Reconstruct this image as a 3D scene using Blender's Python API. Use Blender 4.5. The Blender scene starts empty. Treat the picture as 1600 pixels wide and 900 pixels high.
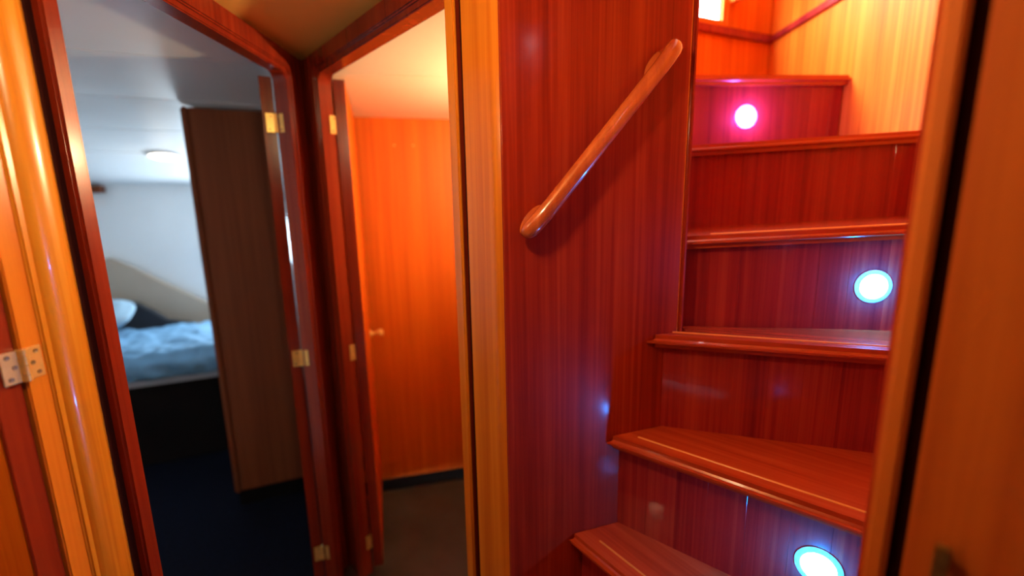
import bpy, bmesh, math, random
from mathutils import Vector, Matrix, noise

random.seed(7)
sc = bpy.context.scene
COL = sc.collection
PI = math.pi

# ------------------------------------------------------------------ camera, world, exposure
CAM_H = 1.44
F_PX = 700.0
_down = Vector((69.0, 3770.0, F_PX)).normalized()          # world "down" in camera axes (x right, y down, z ahead)
_ahead = (Vector((0, 0, 1)) - _down * _down.z).normalized()
_right = _down.cross(_ahead)
def _axis(v): return Vector((v.dot(_right), v.dot(_ahead), -v.dot(_down)))
cx, cy, cz = _axis(Vector((1, 0, 0))), _axis(Vector((0, -1, 0))), _axis(Vector((0, 0, -1)))
cam_data = bpy.data.cameras.new('camera')
cam = bpy.data.objects.new('camera', cam_data); COL.objects.link(cam)
cam.matrix_world = Matrix(((cx.x, cy.x, cz.x, 0), (cx.y, cy.y, cz.y, 0), (cx.z, cy.z, cz.z, CAM_H), (0, 0, 0, 1)))
cam_data.sensor_width = 36.0
cam_data.lens = 36.0 * F_PX / 1600.0
cam_data.clip_start = 0.02
cam_data.dof.use_dof = True
cam_data.dof.focus_distance = 0.86
cam_data.dof.aperture_fstop = 1.1
sc.camera = cam

world = bpy.data.worlds.new('sky'); sc.world = world; world.use_nodes = True
_bg = world.node_tree.nodes['Background']
_bg.inputs['Color'].default_value = (0.74, 0.89, 1.0, 1)
_bg.inputs['Strength'].default_value = 38.0

sc.view_settings.view_transform = 'Standard'
sc.view_settings.look = 'None'
sc.view_settings.gamma = 1.0
sc.view_settings.use_curve_mapping = False
sc.view_settings.exposure = 0.0
sc.cycles.use_denoising = True
sc.cycles.max_bounces = 10
sc.cycles.diffuse_bounces = 6
sc.cycles.glossy_bounces = 4
sc.cycles.sample_clamp_indirect = 8.0
sc.cycles.caustics_reflective = False
sc.cycles.caustics_refractive = False

WARM = (1.0, 0.74, 0.40)
def area_portal(name, centre, x_axis, normal, w, h):
    """daylight comes from the sky through the window: this only tells the renderer where the window is"""
    L = bpy.data.lights.new(name, 'AREA'); L.shape = 'RECTANGLE'; L.size = w; L.size_y = h
    L.cycles.is_portal = True
    o = bpy.data.objects.new(name, L); COL.objects.link(o)
    z = -Vector(normal).normalized(); x = Vector(x_axis).normalized(); y = z.cross(x)
    o.matrix_world = Matrix(((x.x, y.x, z.x, centre[0]), (x.y, y.y, z.y, centre[1]), (x.z, y.z, z.z, centre[2]), (0, 0, 0, 1)))
    return o

# ------------------------------------------------------------------ materials
MATS = {}
def base_mat(name):
    m = bpy.data.materials.new(name); m.use_nodes = True
    nt = m.node_tree
    return m, nt, nt.nodes['Principled BSDF']

def plain(name, col, rough=0.5, metal=0.0, var=0.06, nscale=6.0, emit=None, estr=0.0, coat=0.0, bump=0.0, bscale=60.0, spec=0.5):
    m, nt, b = base_mat(name)
    tc = nt.nodes.new('ShaderNodeTexCoord'); n = nt.nodes.new('ShaderNodeTexNoise'); n.inputs['Scale'].default_value = nscale
    n.inputs['Detail'].default_value = 3
    nt.links.new(tc.outputs['Object'], n.inputs['Vector'])
    r = nt.nodes.new('ShaderNodeValToRGB')
    r.color_ramp.elements[0].position = 0.3; r.color_ramp.elements[1].position = 0.7
    r.color_ramp.elements[0].color = tuple(c * (1 - var) for c in col) + (1,)
    r.color_ramp.elements[1].color = tuple(min(1, c * (1 + var)) for c in col) + (1,)
    nt.links.new(n.outputs['Fac'], r.inputs['Fac']); nt.links.new(r.outputs['Color'], b.inputs['Base Color'])
    b.inputs['Roughness'].default_value = rough; b.inputs['Metallic'].default_value = metal
    b.inputs['Coat Weight'].default_value = coat; b.inputs['Coat Roughness'].default_value = 0.1
    b.inputs['Specular IOR Level'].default_value = spec
    if emit:
        b.inputs['Emission Color'].default_value = tuple(emit) + (1,); b.inputs['Emission Strength'].default_value = estr
    if bump:
        n2 = nt.nodes.new('ShaderNodeTexNoise'); n2.inputs['Scale'].default_value = bscale; n2.inputs['Detail'].default_value = 2
        nt.links.new(tc.outputs['Object'], n2.inputs['Vector'])
        bp = nt.nodes.new('ShaderNodeBump'); bp.inputs['Strength'].default_value = bump; bp.inputs['Distance'].default_value = 0.004
        nt.links.new(n2.outputs['Fac'], bp.inputs['Height']); nt.links.new(bp.outputs['Normal'], b.inputs['Normal'])
    MATS[name] = m
    return m

def wood(name, dark, mid, light, axis='Z', grain=70.0, stretch=1.3, rough=0.26, coat=0.5, coat_rough=0.06, contrast=0.16, bump=0.05, spec=0.5):
    """varnished veneer: long grain along one local axis"""
    m, nt, b = base_mat(name)
    tc = nt.nodes.new('ShaderNodeTexCoord')
    mp = nt.nodes.new('ShaderNodeMapping')
    s = [grain, grain, grain]; s['XYZ'.index(axis)] = stretch
    mp.inputs['Scale'].default_value = s
    oi = nt.nodes.new('ShaderNodeObjectInfo')
    sh = nt.nodes.new('ShaderNodeVectorMath'); sh.operation = 'SCALE'; sh.inputs[0].default_value = (3.1, 5.7, 1.9)
    nt.links.new(oi.outputs['Random'], sh.inputs['Scale'])
    ad = nt.nodes.new('ShaderNodeVectorMath'); ad.operation = 'ADD'
    nt.links.new(tc.outputs['Object'], ad.inputs[0]); nt.links.new(sh.outputs['Vector'], ad.inputs[1])
    nt.links.new(ad.outputs['Vector'], mp.inputs['Vector'])
    n1 = nt.nodes.new('ShaderNodeTexNoise'); n1.inputs['Scale'].default_value = 1.0; n1.inputs['Detail'].default_value = 5
    n1.inputs['Roughness'].default_value = 0.6; n1.inputs['Distortion'].default_value = 0.4
    nt.links.new(mp.outputs['Vector'], n1.inputs['Vector'])
    mp2 = nt.nodes.new('ShaderNodeMapping'); s2 = [grain * 0.17] * 3; s2['XYZ'.index(axis)] = stretch * 0.35
    mp2.inputs['Scale'].default_value = s2; nt.links.new(ad.outputs['Vector'], mp2.inputs['Vector'])
    n2 = nt.nodes.new('ShaderNodeTexNoise'); n2.inputs['Scale'].default_value = 1.0; n2.inputs['Detail'].default_value = 2
    nt.links.new(mp2.outputs['Vector'], n2.inputs['Vector'])
    mx = nt.nodes.new('ShaderNodeMix'); mx.data_type = 'FLOAT'; mx.inputs['Factor'].default_value = 0.45
    nt.links.new(n1.outputs['Fac'], mx.inputs['A']); nt.links.new(n2.outputs['Fac'], mx.inputs['B'])
    r = nt.nodes.new('ShaderNodeValToRGB'); e = r.color_ramp.elements
    e[0].position = 0.5 - contrast; e[0].color = tuple(dark) + (1,)
    e[1].position = 0.5 + contrast; e[1].color = tuple(light) + (1,)
    k = e.new(0.5); k.color = tuple(mid) + (1,)
    nt.links.new(mx.outputs['Result'], r.inputs['Fac']); nt.links.new(r.outputs['Color'], b.inputs['Base Color'])
    b.inputs['Roughness'].default_value = rough; b.inputs['Specular IOR Level'].default_value = spec
    b.inputs['Coat Weight'].default_value = coat; b.inputs['Coat Roughness'].default_value = coat_rough
    bp = nt.nodes.new('ShaderNodeBump'); bp.inputs['Strength'].default_value = bump; bp.inputs['Distance'].default_value = 0.002
    nt.links.new(n1.outputs['Fac'], bp.inputs['Height']); nt.links.new(bp.outputs['Normal'], b.inputs['Normal'])
    MATS[name] = m
    return m

MAH = ((0.18, 0.009, 0.003), (0.29, 0.020, 0.006), (0.40, 0.045, 0.011))
TEAK = ((0.40, 0.11, 0.007), (0.60, 0.225, 0.012), (0.78, 0.36, 0.03))
HONEY = ((0.46, 0.075, 0.005), (0.62, 0.135, 0.009), (0.78, 0.22, 0.02))
wood('mahogany_panel', *MAH, grain=85, coat=0.18, rough=0.40, coat_rough=0.14, spec=0.12)
wood('mahogany_board', (0.18, 0.009, 0.011), (0.28, 0.018, 0.015), (0.37, 0.034, 0.019), grain=95, coat=0.25, spec=0.12)
wood('mahogany_tread', (0.30, 0.028, 0.008), (0.42, 0.048, 0.012), (0.50, 0.078, 0.02), axis='X', grain=60, stretch=2.0, coat=0.6, spec=0.25)
wood('rail_wood', (0.36, 0.06, 0.014), (0.48, 0.095, 0.02), (0.58, 0.14, 0.03), axis='Z', grain=60, stretch=3, coat=0.9)
wood('frame_wood', (0.13, 0.011, 0.005), (0.19, 0.019, 0.006), (0.25, 0.031, 0.009), grain=60, coat=0.35, coat_rough=0.16, spec=0.25)
wood('teak_post', *TEAK, grain=70, coat=0.6)
wood('teak_orange', (0.48, 0.12, 0.008), (0.62, 0.185, 0.012), (0.72, 0.25, 0.02), grain=70, coat=0.2, coat_rough=0.12, spec=0.25)
wood('teak_panel', (0.50, 0.085, 0.003), (0.62, 0.125, 0.004), (0.73, 0.17, 0.007), grain=60, coat=0.0, rough=0.5, spec=0.25)
wood('honey_panel', *HONEY, grain=60, coat=0.0, rough=0.5, spec=0.08)
wood('wardrobe_wood', (0.13, 0.032, 0.011), (0.18, 0.046, 0.015), (0.22, 0.060, 0.020), grain=60, coat=0.0, rough=0.55, spec=0.2)
wood('brown_door_wood', (0.40, 0.075, 0.009), (0.52, 0.115, 0.014), (0.60, 0.155, 0.022), grain=40, coat=0.2, rough=0.4, spec=0.3)
wood('inlay_wood', (0.62, 0.20, 0.03), (0.72, 0.27, 0.05), (0.8, 0.33, 0.07), axis='X', coat=0.5)
plain('shadow_gap', (0.02, 0.004, 0.003), 0.9, spec=0.05)
plain('brass', (0.85, 0.58, 0.17), 0.32, 0.55, 0.08, 40)
plain('aged_brass', (0.55, 0.36, 0.12), 0.4, 1.0, 0.25, 90)
plain('screw_steel', (0.35, 0.26, 0.12), 0.4, 1.0, 0.2, 80)
plain('chrome', (0.75, 0.77, 0.80), 0.12, 1.0, 0.02)
plain('led_ring', (0.55, 0.62, 0.70), 0.25, 0.0, 0.02, coat=0.6)
plain('black_hole', (0.008, 0.006, 0.006), 0.6)
plain('ceiling_tan', (0.86, 0.45, 0.10), 0.6, var=0.04, nscale=3)
plain('ceiling_cream', (0.90, 0.82, 0.60), 0.55, var=0.03, nscale=3)
plain('ceiling_white', (0.78, 0.81, 0.83), 0.45, var=0.03, nscale=3)
plain('seam_grey', (0.30, 0.32, 0.34), 0.7)
plain('hull_white', (0.88, 0.90, 0.90), 0.5, var=0.04, nscale=2)
plain('beige_lining', (0.52, 0.42, 0.32), 0.8, var=0.05, nscale=5)
plain('carpet_navy', (0.004, 0.006, 0.015), 0.95, var=0.4, nscale=60, bump=0.6, bscale=300, spec=0.1)
plain('floor_charcoal', (0.045, 0.040, 0.042), 0.75, var=0.3, nscale=5, bump=0.1, spec=0.3)
plain('floor_corridor', (0.03, 0.02, 0.02), 0.7, var=0.3, nscale=8)
plain('baseboard_black', (0.006, 0.005, 0.005), 0.8, spec=0.1)
plain('duvet_blue', (0.14, 0.29, 0.45), 0.85, var=0.12, nscale=4, bump=0.25, bscale=30, spec=0.2)
plain('pillow_blue', (0.30, 0.44, 0.55), 0.85, var=0.1, nscale=5, bump=0.15, bscale=30, spec=0.2)
plain('mattress_grey', (0.52, 0.53, 0.58), 0.85, var=0.05)
plain('bed_dark', (0.008, 0.006, 0.006), 0.8, var=0.2, spec=0.1)
plain('headboard_dark', (0.018, 0.020, 0.026), 0.7, var=0.2)
plain('lamp_glow', (0.9, 0.85, 0.75), 0.4, emit=(1.0, 0.90, 0.72), estr=9.0)
plain('warm_lamp', (0.9, 0.8, 0.6), 0.4, emit=WARM, estr=12.0)
plain('led_lens', (0.9, 0.95, 1.0), 0.3, emit=(0.72, 0.86, 1.0), estr=16.0)
m, nt, b = base_mat('window_glass')
b.inputs['Base Color'].default_value = (1, 1, 1, 1); b.inputs['Roughness'].default_value = 0.0
tr = nt.nodes.new('ShaderNodeBsdfTransparent'); gl = nt.nodes.new('ShaderNodeBsdfGlossy'); gl.inputs['Roughness'].default_value = 0.02
mxs = nt.nodes.new('ShaderNodeMixShader'); mxs.inputs[0].default_value = 0.06
nt.links.new(tr.outputs[0], mxs.inputs[1]); nt.links.new(gl.outputs[0], mxs.inputs[2])
nt.links.new(mxs.outputs[0], nt.nodes['Material Output'].inputs['Surface'])
MATS['window_glass'] = m

# ------------------------------------------------------------------ helpers
def mesh_obj(name, bm, mat, parent=None, smooth=False, angle=40):
    bmesh.ops.recalc_face_normals(bm, faces=bm.faces)
    if smooth:
        for f in bm.faces: f.smooth = True
        lim = math.radians(angle)
        for e in bm.edges:
            if len(e.link_faces) == 2 and e.calc_face_angle(0) > lim: e.smooth = False
    me = bpy.data.meshes.new(name); bm.to_mesh(me); bm.free()
    me.materials.append(MATS[mat])
    o = bpy.data.objects.new(name, me); COL.objects.link(o)
    if parent:
        o.parent = parent; o.matrix_parent_inverse = parent.matrix_world.inverted()
    return o

def tag(o, label, cat, group=None, kind=None):
    o['label'] = label; o['category'] = cat
    if group: o['group'] = group
    if kind: o['kind'] = kind
    return o

def empty(name, loc, parent=None):
    o = bpy.data.objects.new(name, None); COL.objects.link(o)
    o.empty_display_size = 0.05
    o.matrix_world = Matrix.Translation(loc)
    if parent:
        o.parent = parent; o.matrix_parent_inverse = parent.matrix_world.inverted()
        bpy.context.view_layer.update()
    else:
        o.location = loc
    bpy.context.view_layer.update()
    return o

def clip(poly, o, n):
    out = []
    for i, a in enumerate(poly):
        b = poly[(i + 1) % len(poly)]; da, db = (a - o).dot(n), (b - o).dot(n)
        if da >= 0: out.append(a)
        if da * db < 0: out.append(a.lerp(b, da / (da - db)))
    return out

class Plane:
    """a vertical wall plane: s along it, z up, d into the wall (away from the viewer)"""
    def __init__(self, o, direction, into):
        self.o = Vector((o[0], o[1], 0)); self.t = Vector((*direction, 0)).normalized(); self.n = Vector((*into, 0)).normalized()
    def p(self, s, z, d=0.0): return self.o + self.t * s + self.n * d + Vector((0, 0, z))

def extrude_poly(bm, pts3, vec):
    vs = [bm.verts.new(p) for p in pts3]; f = bm.faces.new(vs)
    r = bmesh.ops.extrude_face_region(bm, geom=[f])
    nv = [g for g in r['geom'] if isinstance(g, bmesh.types.BMVert)]
    bmesh.ops.translate(bm, verts=nv, vec=vec)
    return vs, nv

def bevel_all(bm, w, seg=2, ang=30):
    es = [e for e in bm.edges if len(e.link_faces) == 2 and e.calc_face_angle(0) > math.radians(ang)]
    bmesh.ops.bevel(bm, geom=es, offset=w, segments=seg, affect='EDGES', clamp_overlap=True)

def wall_poly(name, pl, pts, d0, d1, mat, parent=None, bevel=0.0, seg=2):
    bm = bmesh.new()
    extrude_poly(bm, [pl.p(s, z, d0) for s, z in pts], pl.n * (d1 - d0))
    bmesh.ops.recalc_face_normals(bm, faces=bm.faces)
    if bevel: bevel_all(bm, bevel, seg)
    return mesh_obj(name, bm, mat, parent, smooth=bool(bevel))

def wall_rect(name, pl, s0, s1, z0, z1, d0, d1, mat, parent=None, bevel=0.0, seg=2):
    return wall_poly(name, pl, [(s0, z0), (s0, z1), (s1, z1), (s1, z0)], d0, d1, mat, parent, bevel, seg)

def wall_ring(name, pl, outer, inner, r, d0, d1, mat, parent=None, bevel=0.003, z0=0.0):
    """door surround: an upside-down U, inner top corners rounded"""
    (a0, a1, at), (b0, b1, bt) = outer, inner
    pts = [(a0, z0), (a0, at), (a1, at), (a1, z0), (b1, z0)]
    for k in range(7):
        t = PI / 2 * k / 6; pts.append((b1 - r + r * math.cos(t), bt - r + r * math.sin(t)))
    for k in range(7):
        t = PI / 2 + PI / 2 * k / 6; pts.append((b0 + r + r * math.cos(t), bt - r + r * math.sin(t)))
    pts.append((b0, z0))
    return wall_poly(name, pl, pts, d0, d1, mat, parent, bevel)

def grid_wall(name, pl, sc_, zc, skip, d0, d1, mat, parent=None):
    """a wall with rectangular openings, one connected mesh"""
    bm = bmesh.new(); V = {}
    def v(i, j, k):
        if (i, j, k) not in V: V[(i, j, k)] = bm.verts.new(pl.p(sc_[i], zc[j], (d0, d1)[k]))
        return V[(i, j, k)]
    ns, nz = len(sc_) - 1, len(zc) - 1
    solid = lambda i, j: 0 <= i < ns and 0 <= j < nz and (i, j) not in skip
    for i in range(ns):
        for j in range(nz):
            if not solid(i, j): continue
            bm.faces.new((v(i, j, 0), v(i + 1, j, 0), v(i + 1, j + 1, 0), v(i, j + 1, 0)))
            bm.faces.new((v(i, j, 1), v(i, j + 1, 1), v(i + 1, j + 1, 1), v(i + 1, j, 1)))
            if not solid(i - 1, j): bm.faces.new((v(i, j, 0), v(i, j + 1, 0), v(i, j + 1, 1), v(i, j, 1)))
            if not solid(i + 1, j): bm.faces.new((v(i + 1, j, 0), v(i + 1, j, 1), v(i + 1, j + 1, 1), v(i + 1, j + 1, 0)))
            if not solid(i, j - 1): bm.faces.new((v(i, j, 0), v(i, j, 1), v(i + 1, j, 1), v(i + 1, j, 0)))
            if not solid(i, j + 1): bm.faces.new((v(i, j + 1, 0), v(i + 1, j + 1, 0), v(i + 1, j + 1, 1), v(i, j + 1, 1)))
    return mesh_obj(name, bm, mat, parent)

def prism(name, pts, z0, z1, mat, parent=None, bevel=0.0, seg=2):
    bm = bmesh.new()
    extrude_poly(bm, [Vector((x, y, z0)) for x, y in pts], Vector((0, 0, z1 - z0)))
    bmesh.ops.recalc_face_normals(bm, faces=bm.faces)
    if bevel: bevel_all(bm, bevel, seg)
    return mesh_obj(name, bm, mat, parent, smooth=bool(bevel))

def box(name, c, ax, sx, sy, sz, mat, parent=None, bevel=0.0, seg=2):
    """box centred at c, local x along ax (3-vector), z roughly up"""
    x = Vector(ax).normalized(); z = Vector((0, 0, 1))
    y = z.cross(x).normalized(); z = x.cross(y)
    bm = bmesh.new(); bmesh.ops.create_cube(bm, size=1.0)
    M = Matrix(((x.x * sx, y.x * sy, z.x * sz, c[0]), (x.y * sx, y.y * sy, z.y * sz, c[1]), (x.z * sx, y.z * sy, z.z * sz, c[2]), (0, 0, 0, 1)))
    bmesh.ops.transform(bm, matrix=M, verts=bm.verts)
    if bevel: bevel_all(bm, bevel, seg)
    return mesh_obj(name, bm, mat, parent, smooth=bool(bevel))

def lathe(name, c, axis, prof, mat, parent=None, n=32, ring=False):
    """prof: (radius, height along axis) pairs"""
    a = Vector(axis).normalized(); u = a.orthogonal().normalized(); w = a.cross(u); c = Vector(c)
    bm = bmesh.new(); rings = []
    for r, h in prof:
        if r < 1e-6: rings.append([bm.verts.new(c + a * h)])
        else: rings.append([bm.verts.new(c + a * h + (u * math.cos(2 * PI * k / n) + w * math.sin(2 * PI * k / n)) * r) for k in range(n)])
    for A, B in zip(rings, rings[1:] + (rings[:1] if ring else [])):
        for k in range(n):
            k2 = (k + 1) % n
            if len(A) == 1 and len(B) == 1: continue
            if len(A) == 1: bm.faces.new((A[0], B[k], B[k2]))
            elif len(B) == 1: bm.faces.new((A[k], B[0], A[k2]))
            else: bm.faces.new((A[k], B[k], B[k2], A[k2]))
    for R in (rings[0], rings[-1]):
        if len(R) > 1 and not ring: bm.faces.new(R)
    return mesh_obj(name, bm, mat, parent, smooth=True, angle=50)

# ------------------------------------------------------------------ wall planes (plan, metres; camera stands at 0,0)
PL_LEFT = Plane((-0.69, 0), (0, 1), (-1, 0))                       # s = Y
CD = Vector((0.67, -0.743)).normalized()
PL_C = Plane((-0.541, 1.446), CD, (0.743, 0.67))                   # s from the corner towards the post
WD = Vector((math.cos(math.radians(18)), math.sin(math.radians(18))))
PL_RAIL = Plane((0.123, 0.916), WD, (-WD.y, WD.x))                 # handrail wall
PL_R = Plane((0.372, 0.42), CD, (0.743, 0.67))                     # door wall beside the stairs
PL_SB = Plane((1.104, 2.03), (-0.922, -0.388), (-0.388, 0.922))    # back wall over the landing
CEIL = 1.935
ANG = math.radians(23)
UU = Vector((math.cos(ANG), math.sin(ANG))); VV = Vector((-math.sin(ANG), math.cos(ANG)))
def UV(u, v): return UU * u + VV * v                               # cabin axes
PL_CAB = lambda v: Plane(UV(0, v), UU, VV)                         # s = u

# ------------------------------------------------------------------ structure: corridor
fl = prism('floor', [(-0.70, -1.5), (0.84, -1.5), (0.84, -0.1), (0.375, 0.415), (0.40, 0.45), (0.40, 1.0), (-0.03, 0.885), (-0.70, 1.62)], -0.04, 0.0, 'floor_corridor')
tag(fl, 'dark floor of the narrow passage at the foot of the stairs', 'floor', kind='structure')
ce = prism('ceiling', [(-0.72, -1.5), (0.84, -1.5), (0.84, -0.1), (0.385, 0.41), (0.40, 0.46), (0.40, 1.0), (-0.010, 0.915), (-0.665, 1.645), (-0.70, 1.72), (-0.76, 1.72), (-0.76, 0.70), (-0.72, 0.70)], CEIL, CEIL + 0.02, 'ceiling_tan')
tag(ce, 'tan ceiling panel where the two open cabin doors meet', 'ceiling', kind='structure')

wl = grid_wall('wall_left', PL_LEFT, [-1.5, -0.12, 0.61, 0.758, 1.508, 1.66], [0.0, 1.866, CEIL], {(1, 0), (3, 0)}, 0.012, 0.046, 'frame_wood')
tag(wl, 'wooden bulkhead holding the door of the cabin with the bed', 'wall', kind='structure')
prism('corner_filler', [(-0.712, 1.632), (-0.688, 1.632), (-0.655, 1.67), (-0.70, 1.73), (-0.79, 1.72), (-0.77, 1.645)], 0.0, CEIL, 'shadow_gap', wl)  # added behind the frames to block sky light leaking through the corner
wc = grid_wall('wall_centre', PL_C, [-0.245, -0.114, 0.631, 0.75], [0.0, 1.868, CEIL], {(1, 0)}, 0.012, 0.046, 'frame_wood')
tag(wc, 'wooden bulkhead around the open door of the orange cabin', 'wall', kind='structure')
bk = box('wall_back', (0.07, -1.52, 0.97), (1, 0, 0), 1.6, 0.03, 1.94, 'mahogany_panel')
tag(bk, 'wooden bulkhead closing the passage behind the viewer', 'wall', kind='structure')

# handrail wall: panel + end post, the light joint line between them
wr = grid_wall('wall_handrail', PL_RAIL, [-0.146, 0.268], [0.0, 2.9], set(), 0.0, 0.03, 'mahogany_panel')
tag(wr, 'glossy red mahogany panel wall carrying the sloping handrail', 'wall', kind='structure')
wall_rect('joint_line', PL_RAIL, 0.268, 0.2715, 0.0, 2.9, 0.0015, 0.03, 'inlay_wood', wr)
wall_rect('end_post', PL_RAIL, 0.2715, 0.287, 0.0, 2.9, -0.003, 0.034, 'mahogany_panel', wr, bevel=0.006, seg=3)

# gold post on the corner between orange cabin door and handrail wall
post_pts = []
for s, d in [(0.672, 0.0), (0.752, 0.0)]: post_pts.append(PL_C.p(s, 0, d).xy)
cpt = PL_C.p(0.764, 0, 0).xy
for k in range(1, 5):
    a, b2, t = PL_C.p(0.752, 0, 0).xy, PL_RAIL.p(-0.142, 0, -0.002).xy, k / 4
    post_pts.append(a * (1 - t) ** 2 + cpt * 2 * t * (1 - t) + b2 * t * t)
post_pts += [PL_RAIL.p(-0.146, 0, 0.03).xy, PL_C.p(0.672, 0, 0.05).xy]
po = prism('trim_1', [tuple(p) for p in post_pts], 0.0, CEIL, 'teak_orange', bevel=0.0025)
tag(po, 'golden teak corner post between orange cabin door and handrail wall', 'post', kind='structure')
gp = wall_rect('shadow_groove', PL_C, 0.655, 0.675, 0.0, CEIL, 0.010, 0.04, 'shadow_gap', po)

# golden pilaster at the near left, between the two left doors
prof = [(0.645, 0.03), (0.645, 0.002), (0.650, -0.004), (0.660, -0.008), (0.675, -0.0095), (0.690, -0.0075), (0.700, -0.002), (0.706, 0.008), (0.708, 0.03)]
pi_ = prism('trim_2', [tuple(PL_LEFT.p(s, 0, d).xy) for s, d in prof], 0.0, CEIL, 'teak_post')
for f in pi_.data.polygons: f.use_smooth = True
pi_.data.set_sharp_from_angle(angle=math.radians(35))
tag(pi_, 'broad golden teak pilaster between hinged side door and bed cabin door', 'pilaster', kind='structure')
wall_rect('shadow_groove', PL_LEFT, 0.708, 0.727, 0.0, CEIL, 0.010, 0.02, 'shadow_gap', pi_)

# ------------------------------------------------------------------ doors
def hinge(parent, pos, ax1, ax2, h, w, mat='brass', screws=3, out1=None, out2=None, kr=0.0045):
    """knuckle at pos; two plates reaching along ax1 and ax2, facing out1 / out2"""
    k = lathe('hinge', Vector(pos) - Vector((0, 0, h / 2)), (0, 0, 1), [(0.0, 0), (kr, 0), (kr, h * .19), (kr * 0.8, h * .2), (kr, h * .21), (kr, h * .49), (kr * 0.8, h * .5), (kr, h * .51), (kr, h * .79), (kr * 0.8, h * .8), (kr, h * .81), (kr, h), (0, h)], mat, parent, n=14)
    for ax, out in ((ax1, out1), (ax2, out2)):
        ax = Vector(ax).normalized(); out = Vector(out).normalized()
        c = Vector(pos) + ax * (w / 2 + 0.003)
        box('hinge_plate', c, ax, w, 0.0022, h, mat, k, bevel=0.0006)
        for i in range(screws):
            zz = h * (i / (screws - 1) - 0.5) * 0.68
            s = c + Vector((0, 0, zz)) + ax * (w * 0.14 * (-1) ** i) + out * 0.0011
            lathe('screw', s, out, [(0.0032, 0), (0.0030, 0.0007), (0.0016, 0.0004), (0.0, 0.0004)], 'screw_steel', k, n=10)
    return k

def leaf(parent, corner, direc, thick_dir, length, th, z0, z1, mat, holes=()):
    d = Vector((*direc, 0)).normalized(); t = Vector((*thick_dir, 0)).normalized(); c = Vector((*corner, 0))
    pts = [c, c + d * length, c + d * length + t * th, c + t * th]
    o = prism('door_leaf', [tuple(p.xy) for p in pts], z0, z1, mat, parent, bevel=0.002)
    e = [c - d * 0.004, c - d * 0.0002, c - d * 0.0002 + t * th, c - d * 0.004 + t * th]
    prism('shaded_edge', [tuple(p.xy) for p in e], z0, z1, 'frame_wood', o, bevel=0.001)  # dark strip: shade on the unlit hinge edge put into the colour
    return o

# door into the cabin with the bed
d1 = empty('door_1', (-0.69, 1.13, 0)); tag(d1, 'open door and dark red frame of the cabin with the bed', 'door', kind='structure')
wall_ring('casing', PL_LEFT, (0.727, 1.606, 1.925), (0.754, 1.515, 1.874), 0.03, -0.004, 0.02, 'frame_wood', d1, bevel=0.004)
wall_ring('lining', PL_LEFT, (0.742, 1.540, 1.900), (0.766, 1.503, 1.860), 0.03, 0.004, 0.050, 'frame_wood', d1, bevel=0.003)
LD = Vector((-0.425, 0.905)).normalized(); LT = Vector((-LD.y, LD.x))
lf = leaf(d1, (-0.752, 1.520), LD, LT, 0.63, 0.036, 0.03, 1.852, 'frame_wood')
for z in (1.71, 0.925, 0.145):
    kp = Vector((-0.7445, 1.5045, z))
    hinge(d1, kp, (LT.x, LT.y, 0), (1, -0.03, 0), 0.058, 0.024, 'brass', 2, (-LD.x, -LD.y, 0), (0, -1, 0))

# door into the orange cabin
d2 = empty('door_2', tuple(PL_C.p(0.26, 0, 0))); tag(d2, 'open door and frame of the brightly lit orange cabin', 'door', kind='structure')
wall_ring('casing', PL_C, (-0.228, 0.657, 1.925), (-0.122, 0.640, 1.876), 0.03, -0.004, 0.02, 'frame_wood', d2, bevel=0.004)
wall_ring('lining', PL_C, (-0.145, 0.655, 1.900), (-0.108, 0.626, 1.861), 0.03, 0.004, 0.050, 'frame_wood', d2, bevel=0.003)
wall_rect('jamb_facing', PL_C, 0.627, 0.657, 0.0, 1.86, -0.006, 0.003, 'teak_orange', d2, bevel=0.003)
CDL = Vector((-0.28, 0.96)).normalized(); CT = Vector((CDL.y, -CDL.x))
c0 = Vector((-0.573, 1.562))
leaf(d2, c0, CDL, CT, 0.63, 0.036, 0.03, 1.852, 'teak_panel')
for z in (1.71, 0.925, 0.145):
    kp = PL_C.p(-0.106, z, 0.054)
    hinge(d2, kp + Vector((0.004, 0.004, 0)), (CT.x, CT.y, 0), tuple(-PL_C.n), 0.058, 0.024, 'brass', 2, (-CDL.x, -CDL.y, 0), tuple(PL_C.t))
kb = c0 + CT * 0.036 + CDL * 0.52
kn = lathe('door_knob', (kb.x, kb.y, 0.845), (CT.x, CT.y, 0), [(0.0, 0), (0.021, 0), (0.021, 0.004), (0.012, 0.008), (0.008, 0.014), (0.008, 0.028), (0.014, 0.034), (0.0195, 0.044), (0.019, 0.054), (0.012, 0.061), (0, 0.063)], 'brass', d2, n=24)
kh = c0 + CT * 0.014 - CDL * 0.0005
box('lock_slot', (kh.x, kh.y, 0.995), (CT.x, CT.y, 0), 0.006, 0.002, 0.022, 'black_hole', d2)
box('lock_slot', (kh.x + 0.004, kh.y, 0.53), (CT.x, CT.y, 0), 0.006, 0.002, 0.014, 'black_hole', d2)

# side door at the near left: only hinge edge, a strip of the leaf and its casing show
d3 = empty('door_3', (-0.69, 0.25, 0)); tag(d3, 'side door swung open on a brass three-screw hinge beside the golden pilaster', 'door', kind='structure')
wall_ring('casing', PL_LEFT, (-0.16, 0.645, 1.925), (-0.11, 0.603, 1.872), 0.03, 0.0, 0.05, 'teak_orange', d3, bevel=0.002)
wall_rect('moulding', PL_LEFT, 0.632, 0.6445, 0.0, 1.9, -0.004, 0.004, 'teak_post', d3, bevel=0.003)
leaf(d3, (-0.700, 0.5655), (-1, 0), (0, 1), 0.62, 0.036, 0.03, 1.852, 'teak_orange')
hinge(d3, (-0.6886, 0.6025, 1.2305), (-0.22, -1, 0), (0.0, 1, 0), 0.046, 0.022, 'brass', 3, (1, -0.22, 0), (1, 0, 0), kr=0.0065)

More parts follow.
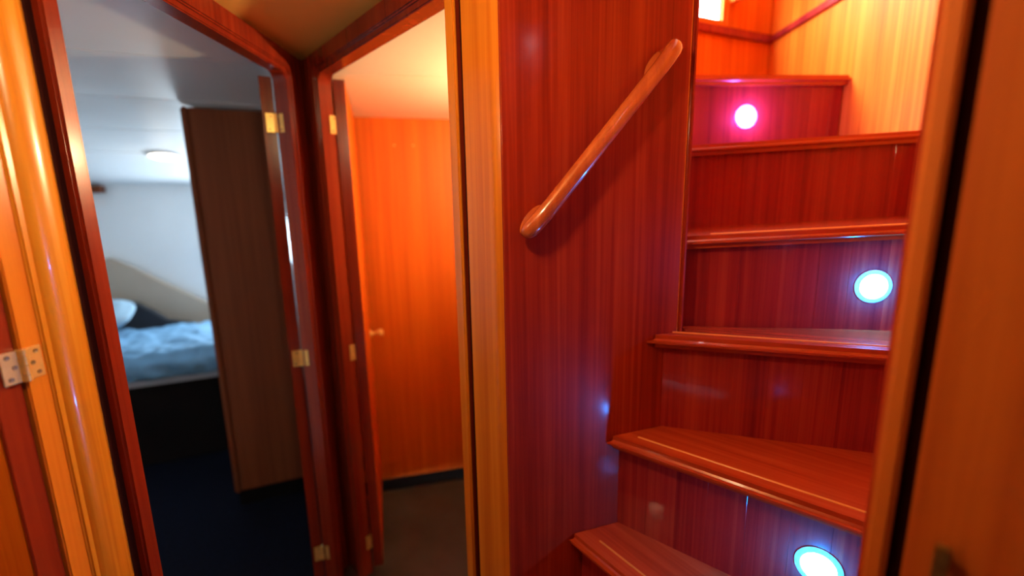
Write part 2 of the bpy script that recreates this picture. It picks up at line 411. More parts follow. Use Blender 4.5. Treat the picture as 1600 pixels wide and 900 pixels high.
# door beside the stairs at the near right
d4 = empty('door_4', tuple(PL_R.p(0.3, 0, 0))); tag(d4, 'brown closed door close by on the far side of the stairs, with brass pull', 'door', kind='structure')
wall_rect('frame_edge', PL_R, 0.0, 0.0185, 0.0, CEIL, 0.0, 0.03, 'brown_door_wood', d4, bevel=0.004, seg=3)
wall_rect('shadow_groove', PL_R, 0.012, 0.04, 0.0, CEIL, 0.016, 0.03, 'shadow_gap', d4)
wall_rect('door_leaf', PL_R, 0.031, 0.62, 0.01, 1.92, 0.0, 0.03, 'brown_door_wood', d4, bevel=0.003)
wall_rect('wall_filler', PL_R, 0.624, 0.72, 0.0, CEIL, 0.0, 0.03, 'mahogany_panel', d4)
hx = PL_R.p(0.058, 1.055, -0.004)
pull = box('pull_handle', hx - PL_R.n * 0.012, tuple(PL_R.t), 0.011, 0.008, 0.13, 'aged_brass', d4, bevel=0.002)
for dz in (-0.05, 0.05):
    box('pull_foot', hx + Vector((0, 0, dz)) - PL_R.n * 0.004, tuple(PL_R.n), 0.012, 0.007, 0.007, 'aged_brass', pull)
wrt = box('wall_right', (0.86, -0.8, 0.97), (0, 1, 0), 1.4, 0.03, 1.94, 'mahogany_panel')
tag(wrt, 'wooden bulkhead of the passage behind the brown side door', 'wall', kind='structure')

# ------------------------------------------------------------------ staircase
def S(k): return 0.687 + (6 - k) * 0.229
NOSE = {   # nosing line of each step: start at the handrail wall, end at the outer side (top edge)
    8: ((-0.02, 0.868, S(8)), (-0.02, 0.475, S(8))),
    7: ((0.035, 0.885, S(7)), (0.150, 0.475, S(7))),
    6: ((0.122, 0.914, S(6)), (0.440, 0.475, S(6))),
    5: ((0.211, 0.941, S(5)), (0.768, 0.474, S(5))),
    4: ((0.302, 0.972, S(4)), (1.099, 0.708, S(4))),
    3: ((0.408, 1.030, 1.361), (1.099, 0.8965, 1.3958)),
    2: ((0.502, 1.280, 1.5936), (1.099, 1.2177, 1.6140)),
    1: ((0.589, 1.490, 1.831), (1.099, 1.529, 1.832)),
}
TH = 0.030
stair = empty('staircase', (0.45, 0.75, 0)); tag(stair, 'steep winding mahogany staircase with rounded treads and boarded risers', 'staircase')
def nose_frame(k):
    a, b_ = Vector(NOSE[k][0]), Vector(NOSE[k][1])
    x = (b_ - a).normalized(); y = Vector((-x.y, x.x, 0)).normalized(); z = x.cross(y).normalized()
    return a, x, y, z, (b_ - a).length
def zline(k, p):
    a, x, y, z, L = nose_frame(k)
    xh = Vector((x.x, x.y)).normalized(); s = (Vector(p[:2]) - a.xy).dot(xh); return a.z + s * x.z / math.hypot(x.x, x.y)
SET = 0.030
for k in range(8, 0, -1):
    a, x, y, z, L = nose_frame(k)
    M = Matrix(((x.x, y.x, z.x, a.x), (x.y, y.y, z.y, a.y), (x.z, y.z, z.z, a.z), (0, 0, 0, 1))); Mi = M.inverted()
    # outline in plan
    left = [a.xy]
    if k <= 3:
        xh = Vector((x.x, x.y)).normalized(); st = a.xy + xh * ((0.402 - a.x) / xh.x); left = [st]
    if k > 1:
        a2, x2, y2, z2, L2 = nose_frame(k - 1)
        ba = a2.xy + y2.xy * (SET + 0.018); bb = Vector(NOSE[k - 1][1][:2]) + y2.xy * (SET + 0.018)
        if k - 1 <= 3:
            xh2 = Vector((x2.x, x2.y)).normalized(); ba = ba + xh2 * ((0.402 - ba.x) / xh2.x)
        if k == 4: ba = Vector((0.402, 1.045))
        if k >= 5:   # stay in front of the handrail wall
            dd = (ba - PL_RAIL.o.xy).dot(PL_RAIL.n.xy)
            if dd > -0.0015:
                xh2 = Vector((x2.x, x2.y)).normalized(); ba = ba - xh2 * ((dd + 0.0015) / xh2.dot(PL_RAIL.n.xy))
        bb = Vector((min(bb.x, 1.099), max(bb.y, 0.474)))
        outline = left + [Vector(NOSE[k][1][:2])]
        if k == 5: outline.append(Vector((1.099, 0.474)))
        outline += [bb, ba]
        if k == 4: outline.insert(-1, Vector((0.6, bb.y + (ba.y - bb.y) * (bb.x - 0.6) / (bb.x - ba.x))))
        if k == 4: outline.append(Vector((0.402, 1.0)))
        if k == 4: outline.append(Vector(PL_RAIL.p(0.286, 0, -0.004).xy))
    else:
        outline = left + [Vector(NOSE[1][1][:2]), Vector((1.099, 2.02)), Vector((0.402, 1.725))]
    loc = []
    for p in outline:
        q = Mi @ Vector((p.x, p.y, a.z)); loc.append(Vector((q.x, q.y, 0)))
    bm = bmesh.new(); top, bot = extrude_poly(bm, loc, Vector((0, 0, -TH)))
    bmesh.ops.recalc_face_normals(bm, faces=bm.faces)
    es = [e for e in bm.edges if all(abs(v.co.y) < 1e-4 for v in e.verts) and abs(e.verts[0].co.z - e.verts[1].co.z) < 1e-5]
    bmesh.ops.bevel(bm, geom=es, offset=0.0125, segments=5, affect='EDGES', clamp_overlap=True)
    o = mesh_obj('tread', bm, 'mahogany_tread', None, smooth=True, angle=35)
    o.matrix_world = M; o.parent = stair; o.matrix_parent_inverse = stair.matrix_world.inverted()
    bpy.context.view_layer.update()
    if 3 <= k <= 7 or k == 2:
        bm = bmesh.new(); bmesh.ops.create_cube(bm, size=1.0)
        bmesh.ops.transform(bm, matrix=Matrix.Translation(((0.055 + L - 0.03) / 2, 0.042, 0.0004)) @ Matrix.Diagonal((L - 0.085, 0.005, 0.0028, 1)), verts=bm.verts)
        bevel_all(bm, 0.0008, 1)
        s_ = mesh_obj('inlay_strip', bm, 'inlay_wood', None); s_.matrix_world = M; s_.parent = o; s_.matrix_parent_inverse = M.inverted()
    # riser of boards
    r = empty('riser', (a.x + y.x * SET, a.y + y.y * SET, a.z - 0.229), stair)
    xh = Vector((x.x, x.y, 0)).normalized(); yh = Vector((y.x, y.y, 0)).normalized()
    start = 0.012 if k >= 4 else ((0.404 - a.x - yh.x * SET) / xh.x)
    Lh = Vector(NOSE[k][1][:2]) - a.xy; Lh = Lh.length - 0.0003
    s = start; rnd = random.Random(40 + k)
    while s < Lh - 0.005:
        w = min(rnd.uniform(0.062, 0.10), Lh - s)
        if Lh - s - w < 0.03: w = Lh - s
        p0 = Vector((a.x, a.y, 0)) + yh * SET + xh * s; p1 = p0 + xh * w
        bm = bmesh.new()
        pts = []
        for p in (p0, p1):
            zt = zline(k, p) - TH + 0.002
            zb = (zline(k + 1, p) - 0.004) if k < 8 else 0.0
            pts.append((p, zb, zt))
        poly = [Vector((pts[0][0].x, pts[0][0].y, pts[0][1])), Vector((pts[0][0].x, pts[0][0].y, pts[0][2])), Vector((pts[1][0].x, pts[1][0].y, pts[1][2])), Vector((pts[1][0].x, pts[1][0].y, pts[1][1]))]
        off = rnd.uniform(0, 0.0002)
        extrude_poly(bm, [q + yh * off for q in poly], yh * 0.014)
        bmesh.ops.recalc_face_normals(bm, faces=bm.faces)
        bevel_all(bm, 0.0005, 1)
        mesh_obj('board', bm, 'mahogany_board', r)
        s += w
    q0 = Vector((a.x, a.y, 0)) + yh * (SET + 0.0155) + xh * start; q1 = q0 + xh * (Lh - start)
    zz = lambda p, kk: zline(kk, p) if kk < 9 else 0.0
    bm = bmesh.new()
    extrude_poly(bm, [Vector((q0.x, q0.y, zz(q0, k + 1) - 0.02)), Vector((q0.x, q0.y, zz(q0, k) - TH)), Vector((q1.x, q1.y, zz(q1, k) - TH)), Vector((q1.x, q1.y, zz(q1, k + 1) - 0.02))], yh * 0.006)
    mesh_obj('backing', bm, 'frame_wood', r)

# walls of the stairwell
fu = prism('floor_understair', [(0.402, 0.452), (1.13, 0.452), (1.13, 2.07), (0.402, 1.76)], -0.04, 0.0, 'floor_corridor'); tag(fu, 'hidden floor underneath the staircase', 'floor', kind='structure')
ws = box('wall_stairwell_right', (1.115, 1.25, 1.45), (0, 1, 0), 1.62, 0.03, 2.9, 'honey_panel')
tag(ws, 'honey-coloured wood wall on the outer side of the upper stairs', 'wall', kind='structure')
wf = box('wall_stairwell_front', (0.765, 0.455, 1.45), (1, 0, 0), 0.71, 0.025, 2.9, 'mahogany_panel')
box('bounce_panel', (0.765, 0.470, 2.30), (1, 0, 0), 0.66, 0.004, 1.2, 'honey_panel', wf)  # unseen honey panel added to bounce daylight onto the handrail wall
tag(wf, 'wooden bulkhead behind the brown side door, closing the foot of the stairs', 'wall', kind='structure')
wi = box('wall_stairwell_inner', (0.385, 1.39, 0.966), (0, 1, 0), 0.70, 0.028, 1.932, 'honey_panel')
tag(wi, 'inner stairwell bulkhead hidden behind the handrail wall', 'wall', kind='structure')
wb = grid_wall('wall_stairwell_back', PL_SB, [-0.02, 0.255, 0.79, 1.60, 2.15], [0.0, 1.957, 2.125, 2.76, 2.92], {(2, 0), (3, 0), (1, 2), (2, 2)}, 0.0, 0.03, 'honey_panel')
tag(wb, 'honey-coloured wood wall around the bright window above the landing', 'wall', kind='structure')
t3 = wall_rect('trim_3', PL_SB, 0.0, 2.1, 2.080, 2.112, -0.018, 0.0, 'mahogany_board', None, bevel=0.004)
tag(t3, 'red wooden ledge running below the bright window', 'trim', kind='structure')
t4 = box('trim_4', (1.0935, 1.24, 2.094), (0, 1, 0), 1.54, 0.011, 0.026, 'mahogany_board', None, bevel=0.003)
tag(t4, 'thin wooden rail line along the outer stairwell wall', 'trim', kind='structure')
t5 = prism('trim_5', [tuple(PL_SB.p(s, 0, d).xy) for s, d in ((0.215, 0.0), (0.215, -0.42), (0.25, -0.42), (0.25, 0.0))], 2.205, 2.27, 'honey_panel', None, bevel=0.003)
tag(t5, 'short overhead beam beside the bright window above the landing', 'beam', kind='structure')
w1 = empty('window_1', tuple(PL_SB.p(0.93, 2.13, 0.015))); tag(w1, 'bright daylight window at the top of the stairs', 'window', kind='structure')
grid_wall('window_frame', PL_SB, [0.2551, 0.275, 1.58, 1.5999], [2.1251, 2.14, 2.745, 2.7599], {(1, 1)}, 0.004, 0.026, 'honey_panel', w1)
wall_rect('pane', PL_SB, 0.275, 1.58, 2.14, 2.745, 0.012, 0.016, 'window_glass', w1)
area_portal('window_portal', PL_SB.p(0.93, 2.44, 0.05), PL_SB.t, -PL_SB.n, 1.34, 0.63)
# wheelhouse shell above
fw = prism('floor_wheelhouse', [(-0.82, 0.70), (0.395, 1.04), (0.395, 1.72), (-0.82, 1.21)], 1.957, 1.975, 'mahogany_board'); tag(fw, 'wooden deck of the wheelhouse above the cabins', 'floor', kind='structure')
wx = Plane(PL_RAIL.o.xy, PL_RAIL.t.xy, PL_RAIL.n.xy)
w_ = wall_rect('wall_wheelhouse_front', wx, -1.02, -0.148, 1.976, 2.9, 0.0, 0.03, 'honey_panel'); tag(w_, 'wheelhouse wall over the passage', 'wall', kind='structure')
w_ = box('wall_wheelhouse_side', (-0.835, 0.95, 2.43), (0, 1, 0), 0.6, 0.03, 0.96, 'honey_panel'); tag(w_, 'wheelhouse side wall beyond the bright window', 'wall', kind='structure')
w_ = box('wall_stairwell_upper', (0.387, 0.725, 2.43), (0, 1, 0), 0.51, 0.025, 0.94, 'honey_panel'); tag(w_, 'upper stairwell wall above the passage ceiling', 'wall', kind='structure')
w_ = prism('ceiling_wheelhouse', [(-0.88, 0.40), (1.16, 0.40), (1.16, 2.12), (-0.88, 1.28)], 2.90, 2.93, 'ceiling_cream'); tag(w_, 'pale wheelhouse ceiling above the stairs', 'ceiling', kind='structure')

# ------------------------------------------------------------------ handrail
hr = empty('handrail', tuple(PL_RAIL.p(0.05, 1.38, 0))); tag(hr, 'smooth varnished wooden handrail sloping up the red panel wall', 'handrail')
A = PL_RAIL.p(-0.112, 1.380, -0.040); B = PL_RAIL.p(0.218, 1.752, -0.040)
axis = (B - A); LEN = axis.length; axis.normalize()
outn = -PL_RAIL.n; sidev = axis.cross(outn).normalized()
bm = bmesh.new(); rings = []; N = 20
profile = [(0.0, 0.003), (0.002, 0.008), (0.006, 0.0122), (0.014, 0.0150), (0.030, 0.0158), (0.060, 0.0156), (0.085, 0.0152), (0.12, 0.0150)]
stations = [(t, r) for t, r in profile] + [(LEN * f, 0.0148) for f in (0.35, 0.5, 0.65)] + [(LEN - t, r) for t, r in reversed(profile)]
for t, r in stations:
    c = A + axis * t
    e = min(t, LEN - t); bend = max(0.0, 1 - e / 0.07) ** 2 * 0.016
    c = c - outn * bend
    rings.append([bm.verts.new(c + outn * (math.cos(2 * PI * k / N) * r * 1.0) + sidev * (math.sin(2 * PI * k / N) * r * 1.08)) for k in range(N)])
for R1, R2 in zip(rings, rings[1:]):
    for k in range(N): bm.faces.new((R1[k], R2[k], R2[(k + 1) % N], R1[(k + 1) % N]))
bm.faces.new(rings[0]); bm.faces.new(rings[-1])
mesh_obj('rail', bm, 'rail_wood', hr, smooth=True, angle=80)
for t in (0.040, LEN - 0.052):
    c = A + axis * t
    bm = bmesh.new(); R = []
    for d, ra, rb in ((0.0365, 0.036, 0.0165), (0.031, 0.033, 0.015), (0.016, 0.027, 0.0125), (0.0, 0.022, 0.011)):
        base = c + outn * (0.0 - d - 0.0)
        R.append([bm.verts.new(base + axis * (math.cos(2 * PI * k / 24) * ra) + sidev * (math.sin(2 * PI * k / 24) * rb)) for k in range(24)])
    for R1, R2 in zip(R, R[1:]):
        for k in range(24): bm.faces.new((R1[k], R2[k], R2[(k + 1) % 24], R1[(k + 1) % 24]))
    bm.faces.new(R[0]); bm.faces.new(R[-1])
    mesh_obj('rail_foot', bm, 'rail_wood', hr, smooth=True, angle=60)

# ------------------------------------------------------------------ step lights
def step_light(pos, out, label, tint=(0.0, 0.24, 1.0), power=5.0):
    out = Vector((*out, 0)).normalized(); pos = Vector(pos)
    e = empty('step_light', pos); tag(e, label, 'step light', 'round blue step lights set into the risers')
    lathe('bezel', pos, out, [(0.027, 0.0), (0.0375, 0.0), (0.0373, 0.0011), (0.0345, 0.0026), (0.030, 0.0034), (0.0275, 0.0030)], 'led_ring', e, n=40, ring=True)
    lathe('lens', pos, out, [(0.0272, 0.0), (0.0270, 0.0026), (0.024, 0.0042), (0.014, 0.0058), (0.0, 0.0064)], 'led_lens', e, n=32)
    L = bpy.data.lights.new('led', 'POINT'); L.color = tint; L.energy = power; L.shadow_soft_size = 0.012
    o = bpy.data.objects.new('led', L); COL.objects.link(o); o.location = pos + out * 0.030
    o.parent = e; o.matrix_parent_inverse = e.matrix_world.inverted()
    return e
def on_riser(k, s, z):
    a, x, y, z_, L = nose_frame(k); xh = Vector((x.x, x.y)).normalized(); yh = Vector((-xh.y, xh.x))
    p = a.xy + yh * (SET - 0.0005) + xh * s
    return (p.x, p.y, z), -yh
p, o_ = on_riser(1, 0.185, 1.708); step_light(p, o_, 'glowing round light in the highest riser, just below the landing', (0.22, 0.12, 1.0))
p, o_ = on_riser(3, 0.401, 1.246); step_light(p, o_, 'blue-haloed round light on the middle riser, near the brown door')
p, o_ = on_riser(5, 0.409, 0.788); step_light(p, o_, 'lowest of the three step lights, with a blue shining rim')

# ------------------------------------------------------------------ orange cabin
PC = Plane((-0.727, 2.23), (0.973, 0.233), (-0.233, 0.973))
fc = prism('floor_orange_cabin', [(-0.76, 1.66), (-0.03, 0.88), (0.36, 1.0), (0.36, 2.60), (-0.95, 2.3)], -0.13, -0.10, 'floor_charcoal'); tag(fc, 'dark grey floor of the orange cabin', 'floor', kind='structure')
cc = empty('ceiling_orange_cabin', (-0.3, 1.9, 1.86)); tag(cc, 'cream ceiling of the orange cabin with a narrow joint', 'ceiling', kind='structure')
cpoly = lambda a_, b_: [tuple(UV(*q)) for q in a_ + b_]
def cabin_ceiling_strip(v0, v1):
    q = [PC.o.xy + PC.t.xy * s + PC.n.xy * d for s, d in ((-0.6, v0), (1.3, v0), (1.3, v1), (-0.6, v1))]
    for o_, n_ in ((Vector((0.325, 0)), Vector((-1, 0))), (PL_C.p(0, 0, 0.048).xy, PL_C.n.xy), (PL_RAIL.p(0, 0, 0.032).xy, PL_RAIL.n.xy), (Vector((-0.728, 1.68)), Vector((1, 0.25)))):
        q = clip(q, o_, n_)
    return [tuple(p) for p in q]
prism('ceiling_panel', cabin_ceiling_strip(-1.6, -0.735), 1.862, 1.88, 'ceiling_cream', cc, bevel=0.002)
prism('ceiling_panel', cabin_ceiling_strip(-0.729, 0.02), 1.862, 1.88, 'ceiling_cream', cc, bevel=0.002)
prism('backing', cabin_ceiling_strip(-1.8, 0.03), 1.882, 1.892, 'ceiling_cream', cc)
prism('joint_strip', cabin_ceiling_strip(-0.75, -0.715), 1.866, 1.8815, 'teak_panel', cc)
bw = empty('wall_orange_cabin', tuple(PC.p(0.4, -0.1, 0))); tag(bw, 'glowing orange wood wall facing the open cabin door', 'wall', kind='structure')
for i, (s0, s1) in enumerate(((-0.16, 0.205), (0.205, 0.57), (0.57, 1.12))):
    wall_rect('panel', PC, s0, s1 - 0.0006, -0.03, 1.862, 0.0, 0.02, 'teak_panel', bw)
wall_rect('backing', PC, -0.16, 1.12, -0.13, 1.90, 0.0205, 0.03, 'teak_panel', bw)
for s, z in ((0.172, 1.735), (0.262, 1.735)):
    lathe('screw', PC.p(s, z, 0), -PC.n, [(0.004, 0), (0.003, 0.0012), (0, 0.0014)], 'brass', bw, n=10)
bb_ = wall_rect('baseboard_orange_cabin', PC, -0.16, 1.12, -0.10, -0.03, -0.004, 0.02, 'baseboard_black'); tag(bb_, 'black skirting strip at the foot of the orange wall', 'baseboard', kind='structure')
w_ = wall_rect('wall_cabin_divider', Plane((-0.73, 1.68), (-0.25, 1.0), (-1, -0.25)), 0.0, 0.66, -0.1, 1.89, 0.0, 0.03, 'teak_panel'); tag(w_, 'bulkhead dividing the orange cabin from the bed cabin', 'wall', kind='structure')
w_ = box('wall_orange_cabin_side', (0.335, 1.78, 0.88), (0, 1, 0), 1.46, 0.02, 1.96, 'teak_panel'); tag(w_, 'side wall of the orange cabin behind the stairs', 'wall', kind='structure')
def ceiling_lamp(name, pos, label, r, mat, power, colour, tilt=(0, 0, -1), rim='brass', n=36, group=None):
    tilt = Vector(tilt).normalized(); pos = Vector(pos)
    e = empty(name, pos); tag(e, label, 'ceiling lamp', group)
    lathe('rim', pos, tilt, [(r * 0.80, 0), (r, 0), (r, 0.008), (r * 0.93, 0.014), (r * 0.80, 0.012)], rim, e, n, ring=True)
    lathe('diffuser', pos, tilt, [(r * 0.82, 0.002), (r * 0.82, 0.010), (r * 0.62, 0.020), (r * 0.3, 0.026), (0, 0.027)], mat, e, n)
    if power:
        L = bpy.data.lights.new('bulb', 'POINT'); L.color = colour; L.energy = power; L.shadow_soft_size = r * 0.7
        o = bpy.data.objects.new('bulb', L); COL.objects.link(o); o.location = pos + tilt * 0.14; o.parent = e; o.matrix_parent_inverse = e.matrix_world.inverted()
    return e
wlm = empty('wall_lamp', (0.325, 1.62, 1.60)); tag(wlm, 'warm wall lamp lighting the orange cabin from behind the golden post', 'wall lamp')
lathe('back_plate', (0.325, 1.62, 1.60), (-1, 0, 0), [(0, 0), (0.05, 0), (0.05, 0.008), (0.02, 0.014), (0.012, 0.03), (0, 0.03)], 'brass', wlm)
lathe('bowl', (0.255, 1.62, 1.545), (0, 0, 1), [(0.0, 0), (0.02, 0.0), (0.045, 0.02), (0.062, 0.05), (0.059, 0.05), (0.043, 0.024), (0.018, 0.006), (0, 0.006)], 'brass', wlm)  # opaque bowl added to keep the hidden bulb's light off the lower wall
lathe('glass_bulb', (0.255, 1.62, 1.555), (0, 0, 1), [(0.0, 0), (0.012, 0.0), (0.014, 0.02), (0.024, 0.04), (0.024, 0.05), (0.012, 0.065), (0, 0.068)], 'warm_lamp', wlm)
L = bpy.data.lights.new('bulb', 'POINT'); L.color = WARM; L.energy = 42; L.shadow_soft_size = 0.02
o = bpy.data.objects.new('bulb', L); COL.objects.link(o); o.location = (0.255, 1.62, 1.645); o.parent = wlm; o.matrix_parent_inverse = wlm.matrix_world.inverted()
ceiling_lamp('ceiling_lamp', (-1.1, 0.1, 1.90), 'warm ceiling lamp of the side room behind the hinged door', 0.05, 'warm_lamp', 7, WARM)
ceiling_lamp('ceiling_lamp', (-0.15, 0.42, CEIL), 'warm ceiling lamp of the passage above the viewer', 0.05, 'warm_lamp', 10, WARM)

# ------------------------------------------------------------------ cabin with the bed
fb = prism('floor_bed_cabin', [(-0.745, 0.66), (-0.745, 1.66), (-0.92, 2.3), (-0.86, 4.35), (-3.35, 3.30), (-3.35, 0.66)], -0.03, 0.0, 'carpet_navy'); tag(fb, 'dark navy carpet of the cabin with the bed', 'floor', kind='structure')
CEIL_KNOTS = [(-2.0, 1.90), (1.0, 1.90), (1.745, 1.897), (2.30, 1.882), (2.80, 1.832), (3.25, 1.768), (3.72, 1.70), (4.40, 1.605)]
def ceil_z(v):
    for (a, za), (b_, zb) in zip(CEIL_KNOTS, CEIL_KNOTS[1:]):
        if v <= b_: return za + (zb - za) * (v - a) / (b_ - a)
    return CEIL_KNOTS[-1][1]
cb = empty('ceiling_bed_cabin', (-1.6, 2.0, 1.89)); tag(cb, 'pale grey panelled ceiling sloping down over the bed', 'ceiling', kind='structure')
cuts = [-0.75, 0.30, 1.00, 1.745, 2.30, 2.80, 3.25, 3.72, 4.24]
for v0, v1 in zip(cuts, cuts[1:]):
    bm = bmesh.new()
    q = []
    for u, v in ((-3.6, v0 + 0.003), (1.1, v0 + 0.003), (1.1, v1 - 0.003), (-3.6, v1 - 0.003)):
        w2 = UV(u, v); q.append([w2.x, w2.y, ceil_z(v)])
    # clip to the cabin: keep left of the passage wall
    xmax = -0.742
    pts = [Vector(p) for p in q]; out_ = []
    for i in range(4):
        A_, B_ = pts[i], pts[(i + 1) % 4]
        if A_.x <= xmax: out_.append(A_)
        if (A_.x - xmax) * (B_.x - xmax) < 0:
            t = (xmax - A_.x) / (B_.x - A_.x); out_.append(A_.lerp(B_, t))
    if len(out_) < 3: bm.free(); continue
    extrude_poly(bm, out_, Vector((0, 0, 0.02)))
    mesh_obj('ceiling_panel', bm, 'ceiling_white', cb)
bm = bmesh.new()
for v0, v1 in ((-0.75, 1.745), (1.745, 2.3), (2.3, 2.8), (2.8, 3.25), (3.25, 3.72), (3.72, 4.3)):
    q = [UV(u, v) for u, v in ((-3.6, v0), (1.1, v0), (1.1, v1), (-3.6, v1))]
    vs = [bm.verts.new((min(p.x, -0.735), p.y, ceil_z(v) + 0.012)) for p, v in zip(q, (v0, v0, v1, v1))]
    bm.faces.new(vs)
mesh_obj('ceiling_backing', bm, 'seam_grey', cb)
hull = grid_wall('wall_hull', PL_CAB(4.2), [-2.6, -0.87, 0.35, 0.95], [0.0, 0.99, 1.38, 1.66], {(1, 1)}, 0.0, 0.04, 'hull_white')
tag(hull, 'white hull side behind the bed, washed with daylight', 'wall', kind='structure')
w2 = empty('window_2', tuple(PL_CAB(4.2).p(-0.3, 1.02, 0))); tag(w2, 'bright hull window mostly hidden behind the tall brown wardrobe', 'window', kind='structure')
grid_wall('window_frame', PL_CAB(4.2), [-0.8699, -0.84, 0.32, 0.3499], [0.9901, 1.01, 1.36, 1.3799], {(1, 1)}, -0.006, 0.03, 'chrome', w2)
wall_rect('pane', PL_CAB(4.2), -0.84, 0.32, 1.01, 1.36, 0.014, 0.018, 'window_glass', w2)
area_portal('hull_window_portal', PL_CAB(4.2).p(-0.26, 1.185, 0.06), PL_CAB(4.2).t, -PL_CAB(4.2).n, 1.21, 0.38)
lin = wall_poly('wall_lining', PL_CAB(4.12), [(-1.60, 0.0), (-1.60, 1.09), (-1.421, 1.112), (-1.30, 1.035), (-1.183, 0.951), (-0.881, 0.737), (-0.6, 0.53), (0.9, 0.45), (0.9, 0.0)], 0.0, 0.05, 'beige_lining', bevel=0.006)
tag(lin, 'beige lining panel with a slanting top edge behind the bed', 'wall panel', kind='structure')
t6 = wall_rect('trim_6', PL_CAB(4.1), -2.2, -1.385, 1.575, 1.625, 0.0, 0.08, 'wardrobe_wood', bevel=0.004); tag(t6, 'short brown wooden beam end at the top of the hull side', 'beam', kind='structure')
w_ = box('wall_bed_cabin_side', (-3.36, 1.98, 0.95), (0, 1, 0), 2.8, 0.03, 1.9, 'hull_white'); tag(w_, 'white side wall of the bed cabin out of view', 'wall', kind='structure')
w_ = box('wall_bed_cabin_end', (-2.05, 0.645, 0.95), (1, 0, 0), 2.6, 0.025, 1.9, 'hull_white'); tag(w_, 'white bulkhead between the bed cabin and the side room', 'wall', kind='structure')
w_ = box('wall_bed_cabin_inner', (-0.86, 3.33, 0.95), (0.02, 1, 0), 2.06, 0.025, 1.9, 'hull_white'); tag(w_, 'white bulkhead of the bed cabin behind the wardrobe', 'wall', kind='structure')
ceiling_lamp('ceiling_lamp', tuple(UV(-0.79, 3.28)) + (ceil_z(3.28),), 'small lit dome lamp on the grey ceiling over the bed', 0.088, 'lamp_glow', 0.5, (1, 0.85, 0.62), tilt=(VV.x * -0.137, VV.y * -0.137, -1), rim='hull_white')

wd_ = empty('wardrobe', tuple(UV(-0.27, 2.6)) + (0,)); tag(wd_, 'tall dark brown wardrobe reaching the ceiling of the bed cabin', 'wardrobe')
PW = PL_CAB(2.34)
prism('body', [tuple(UV(u, v)) for u, v in ((-0.462, 2.36), (-0.055, 2.36), (-0.055, 2.82), (-0.462, 2.82))], 0.085, 1.80, 'wardrobe_wood', wd_)
prism('side_panel', [tuple(UV(u, v)) for u, v in ((-0.486, 2.392), (-0.464, 2.392), (-0.464, 2.84), (-0.486, 2.84))], 0.08, 1.80, 'wardrobe_wood', wd_)
prism('head_filler', [tuple(UV(u, v)) for u, v in ((-0.47, 2.355), (-0.055, 2.355), (-0.055, 2.40), (-0.47, 2.40))], 1.80, 1.864, 'wardrobe_wood', wd_)
wall_rect('corner_post', PW, -0.488, -0.461, 0.08, 1.868, 0.0, 0.05, 'wardrobe_wood', wd_, bevel=0.008, seg=3)
dr = wall_rect('door', PW, -0.4585, -0.06, 0.088, 1.864, 0.004, 0.02, 'wardrobe_wood', wd_, bevel=0.002)
lathe('keyhole', PW.p(-0.075, 1.53, 0.004), -PW.n, [(0.006, 0), (0.005, 0.002), (0, 0.002)], 'black_hole', dr, n=12)
prism('plinth', [tuple(UV(u, v)) for u, v in ((-0.475, 2.365), (-0.055, 2.365), (-0.055, 2.80), (-0.475, 2.80))], 0.0, 0.085, 'baseboard_black', wd_)

bed = empty('bed', tuple(UV(-0.9, 3.5)) + (0,)); tag(bed, 'low dark bed with grey mattress against the hull', 'bed')
prism('base', [tuple(UV(u, v)) for u, v in ((-1.78, 3.0), (-0.02, 3.0), (-0.02, 4.08), (-1.78, 4.08))], 0.0, 0.47, 'bed_dark', bed, bevel=0.005)
prism('mattress', [tuple(UV(u, v)) for u, v in ((-1.76, 2.988), (-0.03, 2.988), (-0.03, 3.97), (-1.76, 3.97))], 0.472, 0.565, 'mattress_grey', bed, bevel=0.02, seg=3)
wall_poly('headboard', PL_CAB(3.98), [(-1.70, 0.575), (-1.70, 0.80), (-1.375, 0.815), (-1.267, 0.79), (-1.18, 0.72), (-1.10, 0.645), (-0.94, 0.60), (-0.94, 0.575)], 0.0, 0.07, 'headboard_dark', bed, bevel=0.01)
# duvet: rumpled sheet with thickness, falling over the front edge
bm = bmesh.new(); NU, NV = 110, 56; G = []
def dz(u, v):
    p = Vector((u * 2.2, v * 2.2, 0.3))
    h = noise.fractal(p, 1.0, 2.0, 4) * 0.026
    h += abs(noise.noise(Vector((u * 5 + v * 2.5, v * 3 - u, 4.0)))) * 0.055
    h += (1 - abs(noise.noise(Vector((u * 11 + v * 5, v * 6 - u * 3, 9.0))))) ** 3 * 0.022 - 0.012
    return h
for i in range(NU + 1):
    u = -1.74 + 1.66 * i / NU; row = []
    for j in range(NV + 1):
        t = j / NV; arc = t * 1.25
        if arc < 0.10: v, z = 2.945 - 0.006 * math.sin(u * 17), 0.530 + arc * 0.6
        elif arc < 0.18:
            a = (arc - 0.10) / 0.08 * PI / 2; v, z = 2.945 + 0.05 * (1 - math.cos(a)), 0.590 + 0.04 * math.sin(a)
        else: v, z = 2.995 + (arc - 0.18) * 0.86, 0.650
        h = dz(u, arc); nrm = 1.0 if arc > 0.16 else 0.1
        w = UV(u, v - h * (1 - nrm) * 1.1)
        row.append(bm.verts.new((w.x, w.y, z + h * nrm * 0.8 - max(0, arc - 0.3) * 0.04)))
    G.append(row)
for i in range(NU):
    for j in range(NV): bm.faces.new((G[i][j], G[i + 1][j], G[i + 1][j + 1], G[i][j + 1]))
du = mesh_obj('duvet', bm, 'duvet_blue', None, smooth=True, angle=180)
md = du.modifiers.new('thickness', 'SOLIDIFY'); md.thickness = 0.012; md.offset = -1
tag(du, 'rumpled blue duvet spread over the bed', 'duvet')
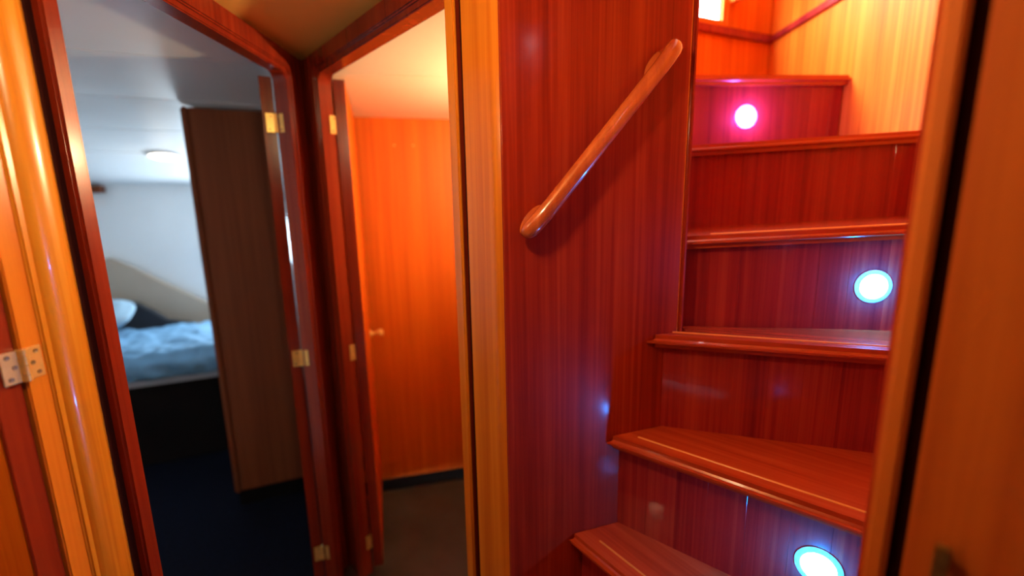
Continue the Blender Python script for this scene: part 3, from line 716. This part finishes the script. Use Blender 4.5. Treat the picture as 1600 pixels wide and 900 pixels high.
# pillow leaning on the headboard
bm = bmesh.new(); bmesh.ops.create_uvsphere(bm, u_segments=40, v_segments=24, radius=1.0)
for v in bm.verts:
    c = v.co; sg = lambda t, e: math.copysign(abs(t) ** e, t)
    k = 1 - 0.25 * (abs(c.x) ** 3 + abs(c.y) ** 3) / 2
    v.co = Vector((sg(c.x, 0.55) * 0.30, sg(c.y, 0.55) * 0.16, c.z * 0.062 * k + noise.noise(c * 2.3) * 0.01))
R = Matrix.Rotation(ANG, 4, 'Z') @ Matrix.Rotation(math.radians(20), 4, 'X')
pc = UV(-1.47, 3.62)
bmesh.ops.transform(bm, matrix=Matrix.Translation((pc.x, pc.y, 0.785)) @ R, verts=bm.verts)
pw = mesh_obj('pillow', bm, 'pillow_blue', None, smooth=True, angle=180)
tag(pw, 'pale blue pillow leaning against the dark headboard', 'pillow')

# side room behind the hinged door at the near left
w_ = prism('floor_side_room', [(-0.74, -0.3), (-0.74, 0.62), (-1.6, 0.62), (-1.6, -0.3)], -0.03, 0.0, 'floor_corridor'); tag(w_, 'floor of the side room at the near left', 'floor', kind='structure')
w_ = box('wall_side_room', (-1.62, 0.16, 0.95), (0, 1, 0), 0.95, 0.03, 1.9, 'teak_panel'); tag(w_, 'wood wall inside the side room behind the hinged door', 'wall', kind='structure')
w_ = box('wall_side_room_end', (-1.17, -0.31, 0.95), (1, 0, 0), 0.86, 0.03, 1.9, 'teak_panel'); tag(w_, 'end wall of the side room at the near left', 'wall', kind='structure')
w_ = prism('ceiling_side_room', [(-0.74, -0.33), (-0.74, 0.63), (-1.64, 0.63), (-1.64, -0.33)], 1.90, 1.92, 'ceiling_cream'); tag(w_, 'ceiling of the side room at the near left', 'ceiling', kind='structure')
w_ = prism('floor_light_block', [(-3.5, -1.6), (1.25, -1.6), (1.25, 4.5), (-3.5, 4.5)], -0.22, -0.18, 'floor_corridor'); tag(w_, 'unseen dark slab added below the cabins to block stray daylight', 'floor', kind='structure')  # slab added to stop sky light leaking in at the floor edges
w_ = box('wall_passage_side', (0.885, -0.6, 0.95), (0, 1, 0), 2.1, 0.02, 2.3, 'frame_wood'); tag(w_, 'outer bulkhead skin beyond the brown side door', 'wall', kind='structure')
